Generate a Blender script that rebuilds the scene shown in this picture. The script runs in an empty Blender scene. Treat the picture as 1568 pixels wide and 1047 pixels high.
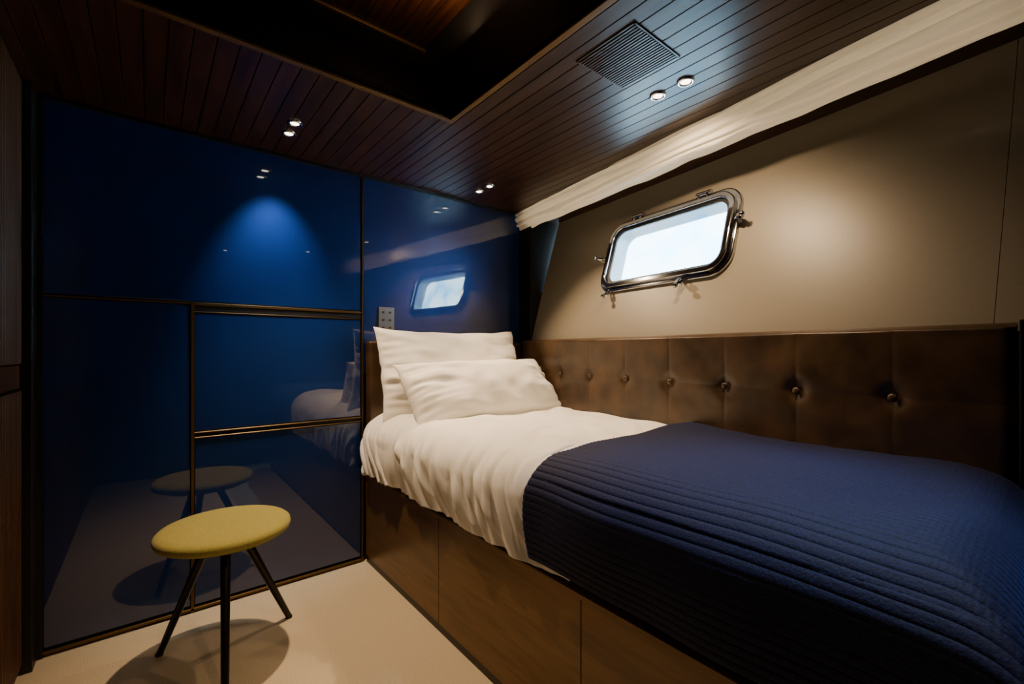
import bpy, bmesh, math, random
from mathutils import Vector, Matrix, noise
random.seed(3)
scene = bpy.context.scene
CZ = 2.055
K = 0.137   # taper of the hull side

# ------------------------------------------------------------ helpers
def link(o, parent=None):
    scene.collection.objects.link(o)
    if parent: o.parent = parent
    return o
def empty(name, loc=(0,0,0)):
    e = bpy.data.objects.new(name, None); e.location = loc; e.empty_display_size = .1
    return link(e)
def mesh_obj(name, verts, faces, mat=None, smooth=False, parent=None):
    me = bpy.data.meshes.new(name); me.from_pydata([tuple(v) for v in verts], [], faces); me.update()
    if mat: me.materials.append(mat)
    if smooth:
        for p in me.polygons: p.use_smooth = True
    return link(bpy.data.objects.new(name, me), parent)
def boxes(name, lst, mat, bevel=0, parent=None, seg=2):
    V=[];F=[]
    for (x0,x1,y0,y1,z0,z1) in lst:
        n=len(V)
        V += [(x0,y0,z0),(x1,y0,z0),(x1,y1,z0),(x0,y1,z0),(x0,y0,z1),(x1,y0,z1),(x1,y1,z1),(x0,y1,z1)]
        F += [(n,n+3,n+2,n+1),(n+4,n+5,n+6,n+7),(n,n+1,n+5,n+4),(n+1,n+2,n+6,n+5),(n+2,n+3,n+7,n+6),(n+3,n,n+4,n+7)]
    o = mesh_obj(name,V,F,mat,False,parent)
    if bevel:
        m=o.modifiers.new('b','BEVEL'); m.width=bevel; m.segments=seg; m.limit_method='ANGLE'
    return o
def prism(name, pts, z0, z1, mat, parent=None):
    n=len(pts); V=[(x,y,z0) for x,y in pts]+[(x,y,z1) for x,y in pts]
    F=[tuple(range(n))[::-1], tuple(range(n,2*n))]+[(i,(i+1)%n,(i+1)%n+n,i+n) for i in range(n)]
    return mesh_obj(name,V,F,mat,False,parent)
def grid_obj(name, fn, nu, nv, mat, parent=None, solid=0, uv=None):
    V=[fn(i/(nu-1), j/(nv-1)) for j in range(nv) for i in range(nu)]
    F=[(j*nu+i, j*nu+i+1, (j+1)*nu+i+1, (j+1)*nu+i) for j in range(nv-1) for i in range(nu-1)]
    o=mesh_obj(name,V,F,mat,True,parent)
    if solid:
        m=o.modifiers.new('s','SOLIDIFY'); m.thickness=solid; m.offset=-1
    return o
def cyl(bm, p0, p1, r0, r1, seg=20):
    p0=Vector(p0);p1=Vector(p1); d=p1-p0
    M=Matrix.Translation((p0+p1)/2) @ d.to_track_quat('Z','Y').to_matrix().to_4x4()
    bmesh.ops.create_cone(bm,cap_ends=True,segments=seg,radius1=r0,radius2=r1,depth=d.length,matrix=M)
def bm_obj(name,bm,mat,smooth=True,parent=None):
    me=bpy.data.meshes.new(name); bm.to_mesh(me); bm.free(); me.materials.append(mat)
    if smooth:
        for p in me.polygons: p.use_smooth=True
    o=link(bpy.data.objects.new(name,me),parent)
    if smooth:
        m=o.modifiers.new('es','EDGE_SPLIT'); m.split_angle=math.radians(40)
    return o
def lathe(name, prof, mat, loc, parent=None, seg=64):
    V=[];F=[];n=len(prof)
    for k in range(seg):
        a=2*math.pi*k/seg
        V += [(loc[0]+r*math.cos(a),loc[1]+r*math.sin(a),loc[2]+z) for r,z in prof]
    for k in range(seg):
        for i in range(n-1):
            a=k*n+i;b=((k+1)%seg)*n+i
            F.append((a,b,b+1,a+1))
    return mesh_obj(name,V,F,mat,True,parent)

# ------------------------------------------------------------ materials
def mat(name, col, rough=.5, metal=0, **kw):
    m=bpy.data.materials.new(name); m.use_nodes=True
    b=m.node_tree.nodes['Principled BSDF']
    b.inputs['Base Color'].default_value=(*col,1); b.inputs['Roughness'].default_value=rough
    b.inputs['Metallic'].default_value=metal
    for k,v in kw.items(): b.inputs[k.replace('_',' ')].default_value=v
    return m
def noise_mix(m, c1, c2, scale=(1,1,1), nscale=5, detail=6, lo=.35, hi=.65, bump=0, bdist=.002, rough=None, knit=0):
    nt=m.node_tree; N=nt.nodes; L=nt.links; b=N['Principled BSDF']
    tc=N.new('ShaderNodeTexCoord'); mp=N.new('ShaderNodeMapping'); mp.inputs['Scale'].default_value=scale
    nz=N.new('ShaderNodeTexNoise'); nz.inputs['Scale'].default_value=nscale; nz.inputs['Detail'].default_value=detail
    cr=N.new('ShaderNodeValToRGB'); cr.color_ramp.elements[0].position=lo; cr.color_ramp.elements[1].position=hi
    cr.color_ramp.elements[0].color=(*c1,1); cr.color_ramp.elements[1].color=(*c2,1)
    L.new(tc.outputs['Object'],mp.inputs[0]); L.new(mp.outputs[0],nz.inputs['Vector']); L.new(nz.outputs['Fac'],cr.inputs[0]); L.new(cr.outputs[0],b.inputs['Base Color'])
    if bump:
        bp=N.new('ShaderNodeBump'); bp.inputs['Strength'].default_value=bump; bp.inputs['Distance'].default_value=bdist
        h=nz.outputs['Fac']
        if knit:
            wv=N.new('ShaderNodeTexWave'); wv.bands_direction='Y'; wv.inputs['Scale'].default_value=knit; wv.inputs['Distortion'].default_value=2.0
            wv.inputs['Detail Scale'].default_value=3
            L.new(tc.outputs['Object'],wv.inputs['Vector'])
            ad=N.new('ShaderNodeMath'); ad.operation='MULTIPLY_ADD'; L.new(wv.outputs['Fac'],ad.inputs[0]); ad.inputs[1].default_value=.22; L.new(h,ad.inputs[2]); h=ad.outputs[0]
        L.new(h,bp.inputs['Height']); L.new(bp.outputs[0],b.inputs['Normal'])
    if rough:
        mr=N.new('ShaderNodeMapRange'); mr.inputs['To Min'].default_value=rough[0]; mr.inputs['To Max'].default_value=rough[1]
        L.new(nz.outputs['Fac'],mr.inputs['Value']); L.new(mr.outputs[0],b.inputs['Roughness'])
    return m

M_wood = noise_mix(mat('mahogany',(.05,.02,.01),.32,IOR=1.45),(.017,.0058,.0022),(.044,.0152,.0056),(14,1,14),3,8,rough=(.28,.42))
M_tamb = noise_mix(mat('tambour_wood',(.1,.05,.02),.45,IOR=1.35),(.045,.018,.006),(.09,.038,.013),(8,8,1),3,8)
M_bronze = noise_mix(mat('bronze_veneer',(.13,.075,.03),.34,.4),(.115,.060,.014),(.165,.088,.024),(1,1,12),4,8)
M_black = mat('black_trim',(.003,.0026,.0023),.45)
M_void = mat('black_lining',(.0018,.0015,.0013),.6)
M_brass = mat('antique_brass',(.13,.075,.028),.4,.9)
M_blue = noise_mix(mat('blue_lacquer',(.0,.045,.2),.44,.6,Coat_Weight=1.0,Coat_Roughness=.012,Coat_IOR=1.75),(.0,.022,.135),(.0,.026,.152),(1,1,1),2,2)
M_carpet = noise_mix(mat('beige_carpet',(.6,.5,.38),.95),(.50,.40,.265),(.65,.54,.375),(1,1,1),260,3,bump=.6,bdist=.003)
M_hull = noise_mix(mat('beige_leather_panel',(.42,.35,.25),.42),(.20,.175,.132),(.228,.199,.152),(1,1,1),420,3,bump=.12,bdist=.001)
M_leather = noise_mix(mat('brown_leather',(.12,.07,.035),.40),(.023,.0122,.0046),(.068,.0365,.0145),(1,1,1),9,10,lo=.3,hi=.7,bump=.12,bdist=.002,rough=(.30,.44))
M_linen = noise_mix(mat('white_cotton',(.8,.77,.72),.8),(.78,.75,.70),(.84,.82,.775),(1,1,1),6,3,bump=.25,bdist=.006)
M_throw = noise_mix(mat('navy_knit',(.012,.02,.07),.75,Sheen_Weight=.28,Sheen_Roughness=.35,Specular_IOR_Level=.25),(.0036,.0042,.017),(.0072,.0088,.041),(1,1,1),220,3,bump=.5,bdist=.0025,knit=33)
M_throw.node_tree.nodes['Principled BSDF'].inputs['Sheen Tint'].default_value=(.10,.20,.85,1)
M_seat = noise_mix(mat('mustard_wool',(.5,.42,.05),.95,Sheen_Weight=.1),(.255,.215,.042),(.365,.312,.066),(1,1,1),330,3,bump=.5,bdist=.002)
M_leg = mat('dark_metal',(.02,.017,.015),.3,.6)
M_chrome = mat('chrome',(.5,.51,.53),.08,1)
M_steel = mat('brushed_nickel',(.24,.21,.18),.42,.8)
M_rubber = mat('rubber_seal',(.01,.01,.012),.5)
M_reveal = mat('window_reveal',(.75,.86,.95),.4)
M_blind=bpy.data.materials.new('cream_blind_fabric'); M_blind.use_nodes=True
nt=M_blind.node_tree; pb=nt.nodes['Principled BSDF']; pb.inputs['Base Color'].default_value=(.92,.88,.80,1); pb.inputs['Roughness'].default_value=.9
tr=nt.nodes.new('ShaderNodeBsdfTranslucent'); tr.inputs[0].default_value=(.90,.82,.66,1)
mx=nt.nodes.new('ShaderNodeMixShader'); mx.inputs[0].default_value=.25
nt.links.new(pb.outputs[0],mx.inputs[1]); nt.links.new(tr.outputs[0],mx.inputs[2]); nt.links.new(mx.outputs[0],nt.nodes['Material Output'].inputs[0])

def emis(name,col,s):
    m=bpy.data.materials.new(name); m.use_nodes=True; nt=m.node_tree; nt.nodes.clear()
    e=nt.nodes.new('ShaderNodeEmission'); e.inputs[0].default_value=(*col,1); e.inputs[1].default_value=s
    o=nt.nodes.new('ShaderNodeOutputMaterial'); nt.links.new(e.outputs[0],o.inputs[0]); return m
M_lamp = emis('lamp_lens',(1,.86,.66),10)

# ------------------------------------------------------------ shell
boxes('floor',[(-.6,2.3,-.5,2.5,-.06,0)],M_carpet)
boxes('wall_far',[(-.6,2.6,2.365,2.5,0,2.1)],M_black)
boxes('wall_rear',[(-.6,2.6,-.5,-.35,0,2.1)],M_black)
boxes('wall_left',[(-.6,-.36,-.35,2.365,0,2.1)],M_black)
L=[]; y=-.34
while y<2.24:
    for z0,z1 in ((.04,.985),(1.075,2.05)):
        L.append((-.358,-.338,y,y+.0135,z0,z1))
    y+=.018
boxes('tambour_door_left',L+[(-.358,-.345,-.34,2.26,.99,1.07)],M_tamb,.003,seg=1)
boxes('trim_1',[(-.358,-.315,2.265,2.365,0,CZ)],M_black,.003)

# blue lacquer panels
P=[(-.30,.872,1.332,2.045),(-.30,.138,.03,1.318),(.153,.872,.775,1.283),(.153,.872,.03,.742),(.888,1.965,1.0,2.045)]
boxes('lacquer_wall_panels',[(a,b,2.35,2.364,c,d) for a,b,c,d in P],M_blue,.002)
boxes('trim_2',[(.139,.151,2.341,2.364,.0,1.33),(.877,.886,2.343,2.364,.0,2.05),(-.305,.139,2.345,2.364,1.321,1.328),
  (.151,.875,2.341,2.364,1.316,1.328),(.151,.875,2.345,2.364,1.286,1.290),(.151,.875,2.341,2.364,.744,.749),(.151,.875,2.341,2.364,.765,.771),
  (-.305,.875,2.341,2.364,.008,.020)],M_brass,.0015,seg=1)
boxes('trim_3',[(-.315,-.300,2.338,2.364,0,2.05),(-.3,2.0,2.335,2.364,2.04,2.055),(.151,.875,2.347,2.364,1.293,1.312)],M_black)

# ceiling planks with recess
RX0,RX1,RY0,RY1=-.15,.941,.1,1.552
L=[];x=-.36;pw=.058;gap=.0028
def xl(A,y): return A-K*(2.35-y)
while x<2.2:
    a,b=x,x+pw-gap
    if b<=RX0 or a>=RX1: L.append((a,b,-.35,2.365,CZ,CZ+.015))
    else:
        for (p,q) in ((max(a,RX1),b),(a,min(b,RX0))):
            if q>p: L.append((p,q,-.35,2.365,CZ,CZ+.015))
        a2=max(a,RX0);b2=min(b,RX1)
        L.append((a2,b2,-.35,RY0,CZ,CZ+.015)); L.append((a2,b2,RY1,2.365,CZ,CZ+.015))
    x+=pw
boxes('ceiling',L,M_wood,.001,seg=1)
zt=2.435
boxes('ceiling_backing',[(-.6,RX0-.01,-.5,2.5,CZ+.016,2.5),(RX1+.01,2.7,-.5,2.5,CZ+.016,2.5),(RX0-.01,RX1+.01,-.5,RY0-.01,CZ+.016,2.5),
   (RX0-.01,RX1+.01,2.0,2.5,CZ+.016,2.5),(RX0-.01,RX1+.01,RY1+.01,2.0,CZ+.016,CZ+.03),(-.6,2.7,-.5,2.5,2.5,2.54)],M_void)
mesh_obj('ceiling_hatch_lining',[(RX0,RY1,CZ),(RX1,RY1,CZ),(RX1,RY1+.22,zt),(RX0,RY1+.22,zt),
  (RX1,RY0,CZ),(RX1,RY0,zt),(RX0,RY0,CZ),(RX0,RY0,zt)],[(0,1,2,3),(1,4,5,2),(4,6,7,5),(6,0,3,7)],M_void)
L=[];x=RX0
while x<RX1:
    L.append((x,min(x+.065,RX1),RY0,RY1+.22,zt,zt+.02)); x+=.068
boxes('ceiling_hatch_planks',L,M_wood)
boxes('trim_4',[(RX0-.0,RX1+.022,RY1,RY1+.022,CZ-.008,CZ+.012),(RX1,RX1+.022,RY0,RY1,CZ-.008,CZ+.012),(RX0-.02,RX0,RY0,RY1+.022,CZ-.008,CZ+.012),(RX0,RX1,RY0-.02,RY0,CZ-.008,CZ+.012),
  (RX0,RX1,RY1+.2,RY1+.215,zt-.012,zt)],M_bronze,.002)
al=bpy.data.lights.new('hatch_fill','AREA'); al.shape='RECTANGLE'; al.size=.3; al.size_y=.02; al.energy=1.5; al.color=(1,.68,.38)  # added fill light inside the hatch, brightens its planks; no fixture modelled
ao=bpy.data.objects.new('hatch_fill_light',al); ao.location=(.75,1.38,2.30); ao.rotation_euler=(math.pi,0,0)
link(ao)

# vent
vx0,vx1,vy0,vy1=1.07,1.307,.765,.99
L=[(vx0,vx1,vy0,vy0+.006,CZ-.004,CZ),(vx0,vx1,vy1-.006,vy1,CZ-.004,CZ),(vx0,vx0+.006,vy0,vy1,CZ-.004,CZ),(vx1-.006,vx1,vy0,vy1,CZ-.004,CZ)]
x=vx0+.010
while x<vx1-.010:
    L.append((x,x+.0055,vy0+.006,vy1-.006,CZ-.006,CZ-.001)); x+=.0115
ve=empty('air_vent_grille',(0,0,0))
boxes('slats',L,M_wood,parent=ve)
boxes('back_plate',[(vx0+.004,vx1-.004,vy0+.004,vy1-.004,CZ-.0015,CZ-.0005)],M_void,parent=ve)

# ------------------------------------------------------------ hull side
n=Vector((1,-K,-.294)).normalized()
e1=Vector((-K,-1,0)).normalized()
e2=n.cross(e1)*-1
if e2.z<0: e2=-e2
O=Vector((1.980,1.25,1.635))
MH=Matrix(((e1.x,e2.x,-n.x,O.x),(e1.y,e2.y,-n.y,O.y),(e1.z,e2.z,-n.z,O.z),(0,0,0,1)))  # local z points into the room
def rrect(w,h,r,k=12):
    pts=[]
    for cx,cy,a0 in ((w-r,h-r,0),(-w+r,h-r,90),(-w+r,-h+r,180),(w-r,-h+r,270)):
        for i in range(k+1):
            a=math.radians(a0+90*i/k); pts.append((cx+r*math.cos(a),cy+r*math.sin(a)))
    return pts
def flat(name, loops, z0, z1, m, parent=None, bevel=0, M=MH):
    cu=bpy.data.curves.new('c','CURVE'); cu.dimensions='2D'; cu.fill_mode='BOTH'; cu.extrude=(z1-z0)/2-bevel; cu.bevel_depth=bevel; cu.bevel_resolution=3
    for lp in loops:
        s=cu.splines.new('POLY'); s.points.add(len(lp)-1); s.use_cyclic_u=True
        for p,(a,b) in zip(s.points,lp): p.co=(a,b,0,1)
    t=bpy.data.objects.new('t',cu); scene.collection.objects.link(t)
    bpy.context.view_layer.update()
    me=bpy.data.meshes.new_from_object(t.evaluated_get(bpy.context.evaluated_depsgraph_get()))
    bpy.data.objects.remove(t)
    me.name=name; me.transform(M@Matrix.Translation((0,0,(z0+z1)/2))); me.materials.clear(); me.materials.append(m)
    return link(bpy.data.objects.new(name,me),parent)
HW,HH,HR=.365,.178,.075
hole=rrect(HW,HH,HR)
WB=-.485
flat('wall_right',[[(-.99,WB),(1.165,WB),(1.165,.415),(-.99,.415)],hole],-.045,0,M_hull)
flat('wall_right_panel',[[(1.1665,WB),(1.66,WB),(1.66,.415),(1.1665,.415)]],-.045,-.0,M_hull)
flat('wall_right_backing',[[(1.1,WB),(1.7,WB),(1.7,.415),(1.1,.415)]],-.08,-.046,M_black)
prism('wall_right_lower',[(xl(1.994,2.365),2.365),(xl(1.994,-.5),-.5),(2.6,-.5),(2.6,2.365)],0,1.165,M_black)
prism('trim_5',[(1.97,2.236),(1.97,2.35),(2.6,2.35),(2.6,2.236)],1.165,2.06,M_black)
prism('trim_6',[(xl(2.04,2.35),2.35),(xl(2.04,-.35),-.35),(2.65,-.35),(2.65,2.35)],2.012,2.07,M_wood)

# blind: gathered fabric roll
def blind(u,v):
    y=2.33-2.66*u
    ctrl=[(0.0,CZ),(-.008,2.03),(-.006,1.998),(.004,1.976),(.03,1.962),(.06,1.964),(.10,2.012)]
    f=v*(len(ctrl)-1); i=min(int(f),len(ctrl)-2); t=f-i
    o=ctrl[i][0]*(1-t)+ctrl[i+1][0]*t; z=ctrl[i][1]*(1-t)+ctrl[i+1][1]*t
    w=noise.noise(Vector((y*1.3,v*4,0)))*.6+noise.noise(Vector((y*4.5,v*6,3)))*.2
    b=math.sqrt(abs(math.sin((v*5.6+w)*math.pi)))*.023 + .004*noise.noise(Vector((y*9,v*16,8)))
    ang=math.pi/2*min(1,max(0,(v-.25)/.4))
    o-=b*math.cos(ang); z-=b*math.sin(ang)+.012*noise.noise(Vector((y*4.5,9,0)))*v
    return Vector((xl(1.950,y)+o,y,min(z,CZ)))
grid_obj('roman_blind',blind,500,140,M_blind)
al=bpy.data.lights.new('blind_fill','AREA'); al.shape='RECTANGLE'; al.size=2.3; al.size_y=.02; al.energy=2.2; al.color=(1,.84,.62)  # added fill light hidden behind the blind so the fabric glows
ao=bpy.data.objects.new('blind_fill_light',al)
yy=1.15; ao.location=(xl(1.950+.075,yy),yy,2.045)
zax=Vector((.75,0,.66)).normalized()         # light looks along -z
xax=Vector((K,1,0)).normalized(); zax=(zax-xax*zax.dot(xax)).normalized(); yax=zax.cross(xax)
ao.rotation_euler=Matrix((xax,yax,zax)).transposed().to_euler(); link(ao)

# window
W=empty('window_1',O)
def setp(o): 
    o.parent=W; o.matrix_parent_inverse=Matrix.Translation(-O); return o
setp(flat('frame',[rrect(.390,.203,.095),rrect(.352,.165,.070)],-.002,.018,M_chrome,bevel=.006))
setp(flat('opening_sash',[rrect(.370,.183,.082),rrect(.354,.167,.070)],.012,.034,M_chrome,bevel=.005))
setp(flat('seal',[rrect(.355,.168,.070),rrect(.338,.151,.060)],.004,.018,M_rubber,bevel=.003))
setp(flat('reveal',[rrect(.372,.185,.082),rrect(.346,.159,.064)],-.09,.004,M_reveal))
Mg=bpy.data.materials.new('frosted_glass'); Mg.use_nodes=True
nt=Mg.node_tree; b=nt.nodes['Principled BSDF']
b.inputs['Roughness'].default_value=.25; b.inputs['Transmission Weight'].default_value=1; b.inputs['IOR'].default_value=1.1
nz=nt.nodes.new('ShaderNodeTexNoise'); nz.inputs['Scale'].default_value=4.5; nz.inputs['Detail'].default_value=4
cr=nt.nodes.new('ShaderNodeValToRGB'); cr.color_ramp.elements[0].position=.34; cr.color_ramp.elements[1].position=.50
cr.color_ramp.elements[0].color=(.28,.66,.88,1); cr.color_ramp.elements[1].color=(1,1,1,1)
tc=nt.nodes.new('ShaderNodeTexCoord'); nt.links.new(tc.outputs['Object'],nz.inputs['Vector']); nt.links.new(nz.outputs['Fac'],cr.inputs[0]); nt.links.new(cr.outputs[0],b.inputs['Base Color'])
setp(flat('glass_pane',[rrect(.350,.163,.06)],-.062,-.058,Mg))
bm=bmesh.new()
def pl(a,b,c): return MH@Vector((a,b,c))
def knob(a,b,da,db):
    for s in (-.012,.012):
        t=(-db,da)
        cyl(bm,pl(a+t[0]*s,b+t[1]*s,.005),pl(a+t[0]*s+da*.03,b+t[1]*s+db*.03,.028),.006,.005,10)
    cyl(bm,pl(a+da*.004,b+db*.004,.022),pl(a+da*.045,b+db*.045,.05),.006,.006,12)
    cyl(bm,pl(a+da*.020,b+db*.020,.03),pl(a+da*.034,b+db*.034,.043),.016,.016,14)
    bmesh.ops.create_uvsphere(bm,u_segments=14,v_segments=8,radius=.012,matrix=Matrix.Translation(pl(a+da*.05,b+db*.05,.055)))
knob(-.30,-.195,0,-1); knob(.17,-.195,0,-1); knob(-.385,.0,-1,0); knob(.385,.03,1,0)
for a in (-.20,.2):
    cyl(bm,pl(a-.038,.214,.018),pl(a+.038,.214,.018),.013,.013,14)
    for s in (-.022,.022):
        cyl(bm,pl(a+s,.185,.022),pl(a+s,.215,.018),.009,.010,10)
o=bm_obj('clamps_and_hinges',bm,M_chrome); setp(o)

# ------------------------------------------------------------ downlights
def spot(loc,e,size=95,blend=.9,col=(1,.70,.42),aim=(0,0,-1),rad=.018):
    l=bpy.data.lights.new('spot','SPOT'); l.energy=e; l.spot_size=math.radians(size); l.spot_blend=blend; l.color=col; l.shadow_soft_size=rad
    o=bpy.data.objects.new('spot_light',l); o.location=loc
    o.rotation_euler=Vector(aim).to_track_quat('-Z','Y').to_euler(); return o
def downlight(x,y,e,**kw):
    p=empty('ceiling_downlight',(x,y,CZ))
    prof=[(.016,-.001),(.018,-.005),(.024,-.007),(.029,-.005),(.030,-.0005)]
    lathe('ring',prof,M_chrome,(0,0,0),p,32)
    lathe('lens',[(0.0001,-.003),(.0165,-.003),(.017,-.0005)],M_lamp,(0,0,0),p,24)
    s=spot((0,0,-.02),e,**kw); link(s,p)
downlight(.465,1.987,125,size=88,aim=(.16,-.14,-1)); downlight(.467,2.096,48,size=58,blend=1,col=(.6,.84,1),aim=(-.02,.46,-1),rad=.03)
downlight(1.445,.825,20,size=140,blend=1); downlight(1.447,.935,38,size=130,blend=1,aim=(.6,.1,-1))
downlight(1.50,2.05,95,size=92,aim=(0.05,-.50,-1)); downlight(1.502,2.156,20,size=90,aim=(-.3,0,-1))
downlight(1.16,.22,105,size=54,col=(.45,.70,1),aim=(-.05,.15,-1));  # added lamp out of view, gives the throw its cool blue highlight
downlight(.55,-.2,24,size=90,aim=(.15,.7,-1),rad=.012)  # added lamp, unseen at the rear, brightens the bed side and throw

# ------------------------------------------------------------ bed
base=empty('single_bed',(1.3,1.2,0))
def setb(o,e): o.parent=e; o.matrix_parent_inverse=Matrix.Translation(-e.location); return o
YB=-.04
seams=[YB,.811,1.566,2.335]
setb(boxes('panels',[(.895,.915,a+.0015,b-.0015,.035,.468) for a,b in zip(seams,seams[1:])],M_bronze,.001,seg=1),base)
setb(prism('carcass',[(.917,2.335),(.917,YB),(xl(1.95,YB),YB),(xl(1.95,2.335),2.335)],.0,.49,M_black),base)
setb(boxes('plinth',[(.9,.92,YB,2.335,0,.034)],M_black),base)
setb(boxes('ledge',[(.884,.93,YB,2.335,.462,.478)],M_bronze,.002),base)
setb(boxes('end_panel',[(.895,xl(1.92,.06),YB-.015,YB,.0,.478)],M_bronze,.001),base)
XE=.875; TOP=.785; YF=.045
setb(prism('mattress',[(.93,2.28),(.93,YF+.07),(xl(1.90,YF+.07),YF+.07),(xl(1.90,2.28),2.28)],.49,.74,M_linen),base)

# headboards
btn=[(1.854-.2577*i) for i in range(-1,7)]
ZB=.985
def side_hb(u,v):
    y=2.275-(2.275-.07)*u
    if v<.92: z=.55+(1.176-.55)*v/.92; o=0
    else:
        a=(v-.92)/.08*math.pi/2; z=1.176+.014*math.sin(a); o=.014*(1-math.cos(a))+ (v-.92)/.08*.03
    if v<.92:
        dd=0
        for b in btn:
            dy=y-b; dz=z-ZB
            dd+=.013*math.exp(-(dy*dy+dz*dz)/(2*.022**2))
            dd+=.0032*math.exp(-abs(dy)/.009)*(math.exp(-abs(dz)/.18))
        dd+=.0012*math.exp(-abs(z-ZB)/.01)
        dd+=.0035*noise.noise(Vector((y*7,z*9,0)))
        for e in (y-.07,2.275-y):
            if e<.03: dd+=.02*(1-math.sqrt(max(0,1-(1-e/.03)**2)))
        o+=dd
    return Vector((xl(1.93,y)+o,y,z))
setb(grid_obj('long_cushion',side_hb,520,150,M_leather),base)
setb(prism('long_back',[(xl(1.962,2.275),2.275),(xl(1.962,.07),.07),(xl(1.978,.07),.07),(xl(1.978,2.275),2.275)],.5,1.186,M_leather),base)
setb(boxes('long_end_post',[(xl(1.925,.05),xl(1.925,.05)+.05,.03,.066,.0,1.195)],M_black,.003),base)
bm=bmesh.new()
for b in btn[1:]:
    Mx=Matrix.Translation((xl(1.93,b)+.005,b,ZB))@Matrix.Diagonal((.5,1,1,1))
    bmesh.ops.create_uvsphere(bm,u_segments=16,v_segments=10,radius=.0125,matrix=Mx)
setb(bm_obj('buttons',bm,M_leather),base)
setb(boxes('head_cushion',[(.895,1.94,2.282,2.345,.50,1.172)],M_leather,.014,seg=4),base)

# duvet & throw surface
R=.10
def drop(s,r=R):
    if s<=0: return (s,0)
    if s<r*math.pi/2:
        a=s/r; return (r*math.sin(a), r*(1-math.cos(a)))
    return (r, r+s-r*math.pi/2)
def surf(s,y,off=0.0):
    h,dz=drop(s)
    return XE+R-h, dz
def duvet(u,v):
    y=2.285-(2.285-.84)*u
    xr=xl(1.925,y)
    top=xr-(XE+R); smax=.157+.185
    s=-top+(top+smax)*v
    x,dz=surf(s,y)
    z=TOP-dz
    p=Vector((y*2.2,s*2.5,0))
    side=min(1,max(0,(s+.05)/.2))
    z+=.016*noise.noise(p)*(1-side)+.010*noise.noise(Vector((y*7+s*6,s*5,4)))*(1-side)
    ct=1-abs(noise.noise(Vector((y*4+s*1.5,s*3,21))))*7
    z+=.005*max(0,ct)*(1-side)*(1 if y>1.0 else 0)
    q=y*11+dz*4+1.5*noise.noise(Vector((y*2,dz*3,7)))
    tuck=min(1,max(0,(y-.84)/.12))
    x-=side*( .018*noise.noise(Vector((q,dz*2.0,1)))+.015*noise.noise(Vector((q*2.1,dz*5,5))) + .020*math.sin(min(1,dz/.28)*math.pi)*tuck)
    cr_=1-abs(noise.noise(Vector((y*9+dz*6,dz*2.5,11))))*5
    x-=side*.011*max(0,cr_)*tuck
    z+=side*.006*noise.noise(Vector((q*1.3,2,2)))
    e=2.285-y
    if e<.07:
        k=1-e/.07; z-=.05*(1-math.sqrt(max(0,1-k*k))); x+=side*.03*(1-math.sqrt(max(0,1-k*k)))
    z+=.012*math.exp(-((s+.12)/.1)**2)
    return Vector((x+(1-tuck)*.012*side,y,max(z,.486)))
duv=grid_obj('duvet',duvet,420,220,M_linen,solid=.012)

def throw(u,v):
    tl=(.965-(YF+R)); tmax=tl+.157+.14
    t=u*tmax-tl
    ht,dt=drop(t)
    y=(YF+R)-ht
    y+= .014*noise.noise(Vector((v*4,0,0)))*(1-u)
    xr=xl(1.925,max(y,YF)); top=xr-(XE+R); smax=.157+.178
    s=-top+(top+smax)*v
    x,dz=surf(s,y)
    d=math.hypot(dz,dt)
    z=TOP+.019-d
    sn=abs(math.sin((s+.004*noise.noise(Vector((y*4,s*2,9))))*math.pi/.0185))
    rib=math.sqrt(max(0,1-(1-sn)**2))
    off=.012+.0095*rib+.022*noise.noise(Vector((y*2.6,s*3.0,2)))*(1 if d<.05 else .6)
    side=min(1,max(0,(s+.02)/.16)); foot=min(1,max(0,(t+.02)/.16))
    off2=side*(.018*math.sin(min(1,dz/.28)*math.pi)+.022*noise.noise(Vector((y*5,dz*1.5,3)))*min(1,.3+dz/.2))
    fl=min(dz,dt)
    x-=off*side+off2+ .30*fl
    y-=(off*foot+.25*fl+foot*.008*noise.noise(Vector((x*8,dt*2,5))))*.8
    z+=(off-.012)*(1-max(side,foot))+.010*math.exp(-((s+.12)/.1)**2)*(1-foot)
    z=max(z,.480)
    return Vector((x,y,z))
thr=grid_obj('knitted_throw_blanket',throw,170,1000,M_throw,solid=.008)

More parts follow.
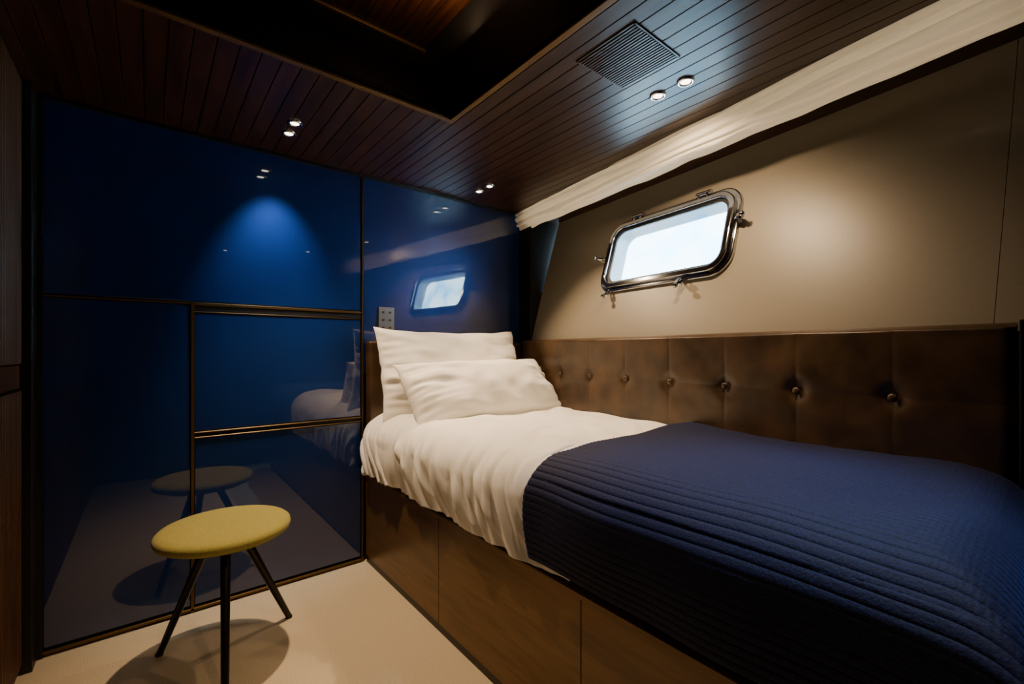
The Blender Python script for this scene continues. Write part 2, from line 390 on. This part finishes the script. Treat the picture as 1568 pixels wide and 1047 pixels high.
# pillows
def pillow(name,w,h,t,loc,rot,seed):
    nu,nv=130,90; V=[];F=[]
    for sgn in (1,-1):
        base_i=len(V)
        for j in range(nv):
            for i in range(nu):
                a=-1+2*i/(nu-1); b=-1+2*j/(nv-1)
                px=a*w/2*(1-.045*(1-abs(b)**2)*abs(a)**3); py=b*h/2*(1-.08*(1-abs(a)**2.5)*abs(b)**3)
                th=(max(0,1-abs(a)**3.0)**.55)*(max(0,1-abs(b)**2.4)**.62)
                wr=.020*noise.noise(Vector((a*2.2+seed,b*1.6,sgn)))+.010*noise.noise(Vector((a*5+seed,b*3,sgn*2)))
                ed=abs(a)**3
                wr+=.018*ed*noise.noise(Vector((a*2,b*8+seed,sgn)))
                wr+=.007*math.sin((b*1.1+a*.5+.5*noise.noise(Vector((a*2,b*2,seed))))*9+seed)*abs(a)**1.5
                sag=-.012*h*(1-a*a)*(b>0)*b
                V.append((px+.006*noise.noise(Vector((b*4,seed,a))),py+sag+.008*noise.noise(Vector((a*4,seed,b)))*abs(b),sgn*(t/2*th+wr*min(1,th*2.5))))
        for j in range(nv-1):
            for i in range(nu-1):
                q=(base_i+j*nu+i,base_i+j*nu+i+1,base_i+(j+1)*nu+i+1,base_i+(j+1)*nu+i)
                F.append(q if sgn>0 else q[::-1])
    me=bpy.data.meshes.new(name); me.from_pydata(V,[],F)
    bm=bmesh.new(); bm.from_mesh(me); bmesh.ops.remove_doubles(bm,verts=bm.verts,dist=.0004); bm.to_mesh(me); bm.free()
    me.materials.append(M_linen)
    for p in me.polygons: p.use_smooth=True
    o=bpy.data.objects.new(name,me); o.location=loc; o.rotation_euler=[math.radians(r) for r in rot]
    return link(o)
pillow('pillow',.93,.50,.21,(1.35,2.165,1.000),(77,0,2),1.3)
pillow('pillow',.96,.40,.26,(1.395,1.93,.905),(52,-1,3),7.7)

# ------------------------------------------------------------ stool
SX,SY=.220,1.945
st=empty('round_stool',(SX,SY,0))
r=.215
zz=.010
prof=[(0.0001,.480),(r*.5,.479),(r*.85,.476),(r*.95,.472),(r*.99,.464),(r,.452),(r*.985,.442),(r*.95,.437),(0.0001,.436)]
prof=[(a,b+zz) for a,b in prof]
lathe('seat',prof,M_seat,(0,0,0),st,96)
lathe('seat_plate',[(a,b+zz) for a,b in [(0.0001,.4355),(r*.9,.4355),(r*.88,.430),(.08,.428),(.075,.41),(0.0001,.408)]],M_leg,(0,0,0),st,64)
feet=[(.03,2.096),(.457,2.05),(.188,1.68)]
bm=bmesh.new()
for fx,fy in feet:
    dx,dy=fx-SX,fy-SY; l=math.hypot(dx,dy); ux,uy=dx/l,dy/l
    cyl(bm,(ux*.055,uy*.055,.438),(dx,dy,.004),.0165,.0115,20)
    cyl(bm,(dx,dy,.008),(dx,dy,0.0),.013,.013,16)
bm_obj('legs',bm,M_leg,parent=st)

# switch plate
sw=empty('wall_switch_plate',(1.014,2.35,1.289))
o=boxes('plate',[(-.046,.046,-.009,-.0005,-.070,.070)],M_steel,.003,parent=sw)
bm=bmesh.new()
for i in (-.02,.02):
    for k in (-.042,0,.042):
        cyl(bm,(i,-.008,k),(i,-.014,k),.007,.006,16)
bm_obj('buttons',bm,M_brass,parent=sw)

# ------------------------------------------------------------ world & camera
w=bpy.data.worlds.new('world'); scene.world=w; w.use_nodes=True
bg=w.node_tree.nodes['Background']; bg.inputs[0].default_value=(.56,.82,1,1); bg.inputs[1].default_value=24

cam=bpy.data.cameras.new('camera'); co=bpy.data.objects.new('camera',cam); link(co)
cam.sensor_width=36; cam.lens=36*685/1568; cam.shift_y=13.5/1568; cam.clip_start=.02
co.location=(0,0,1.12); co.rotation_euler=(math.radians(90),0,math.radians(-39.07))
scene.camera=co
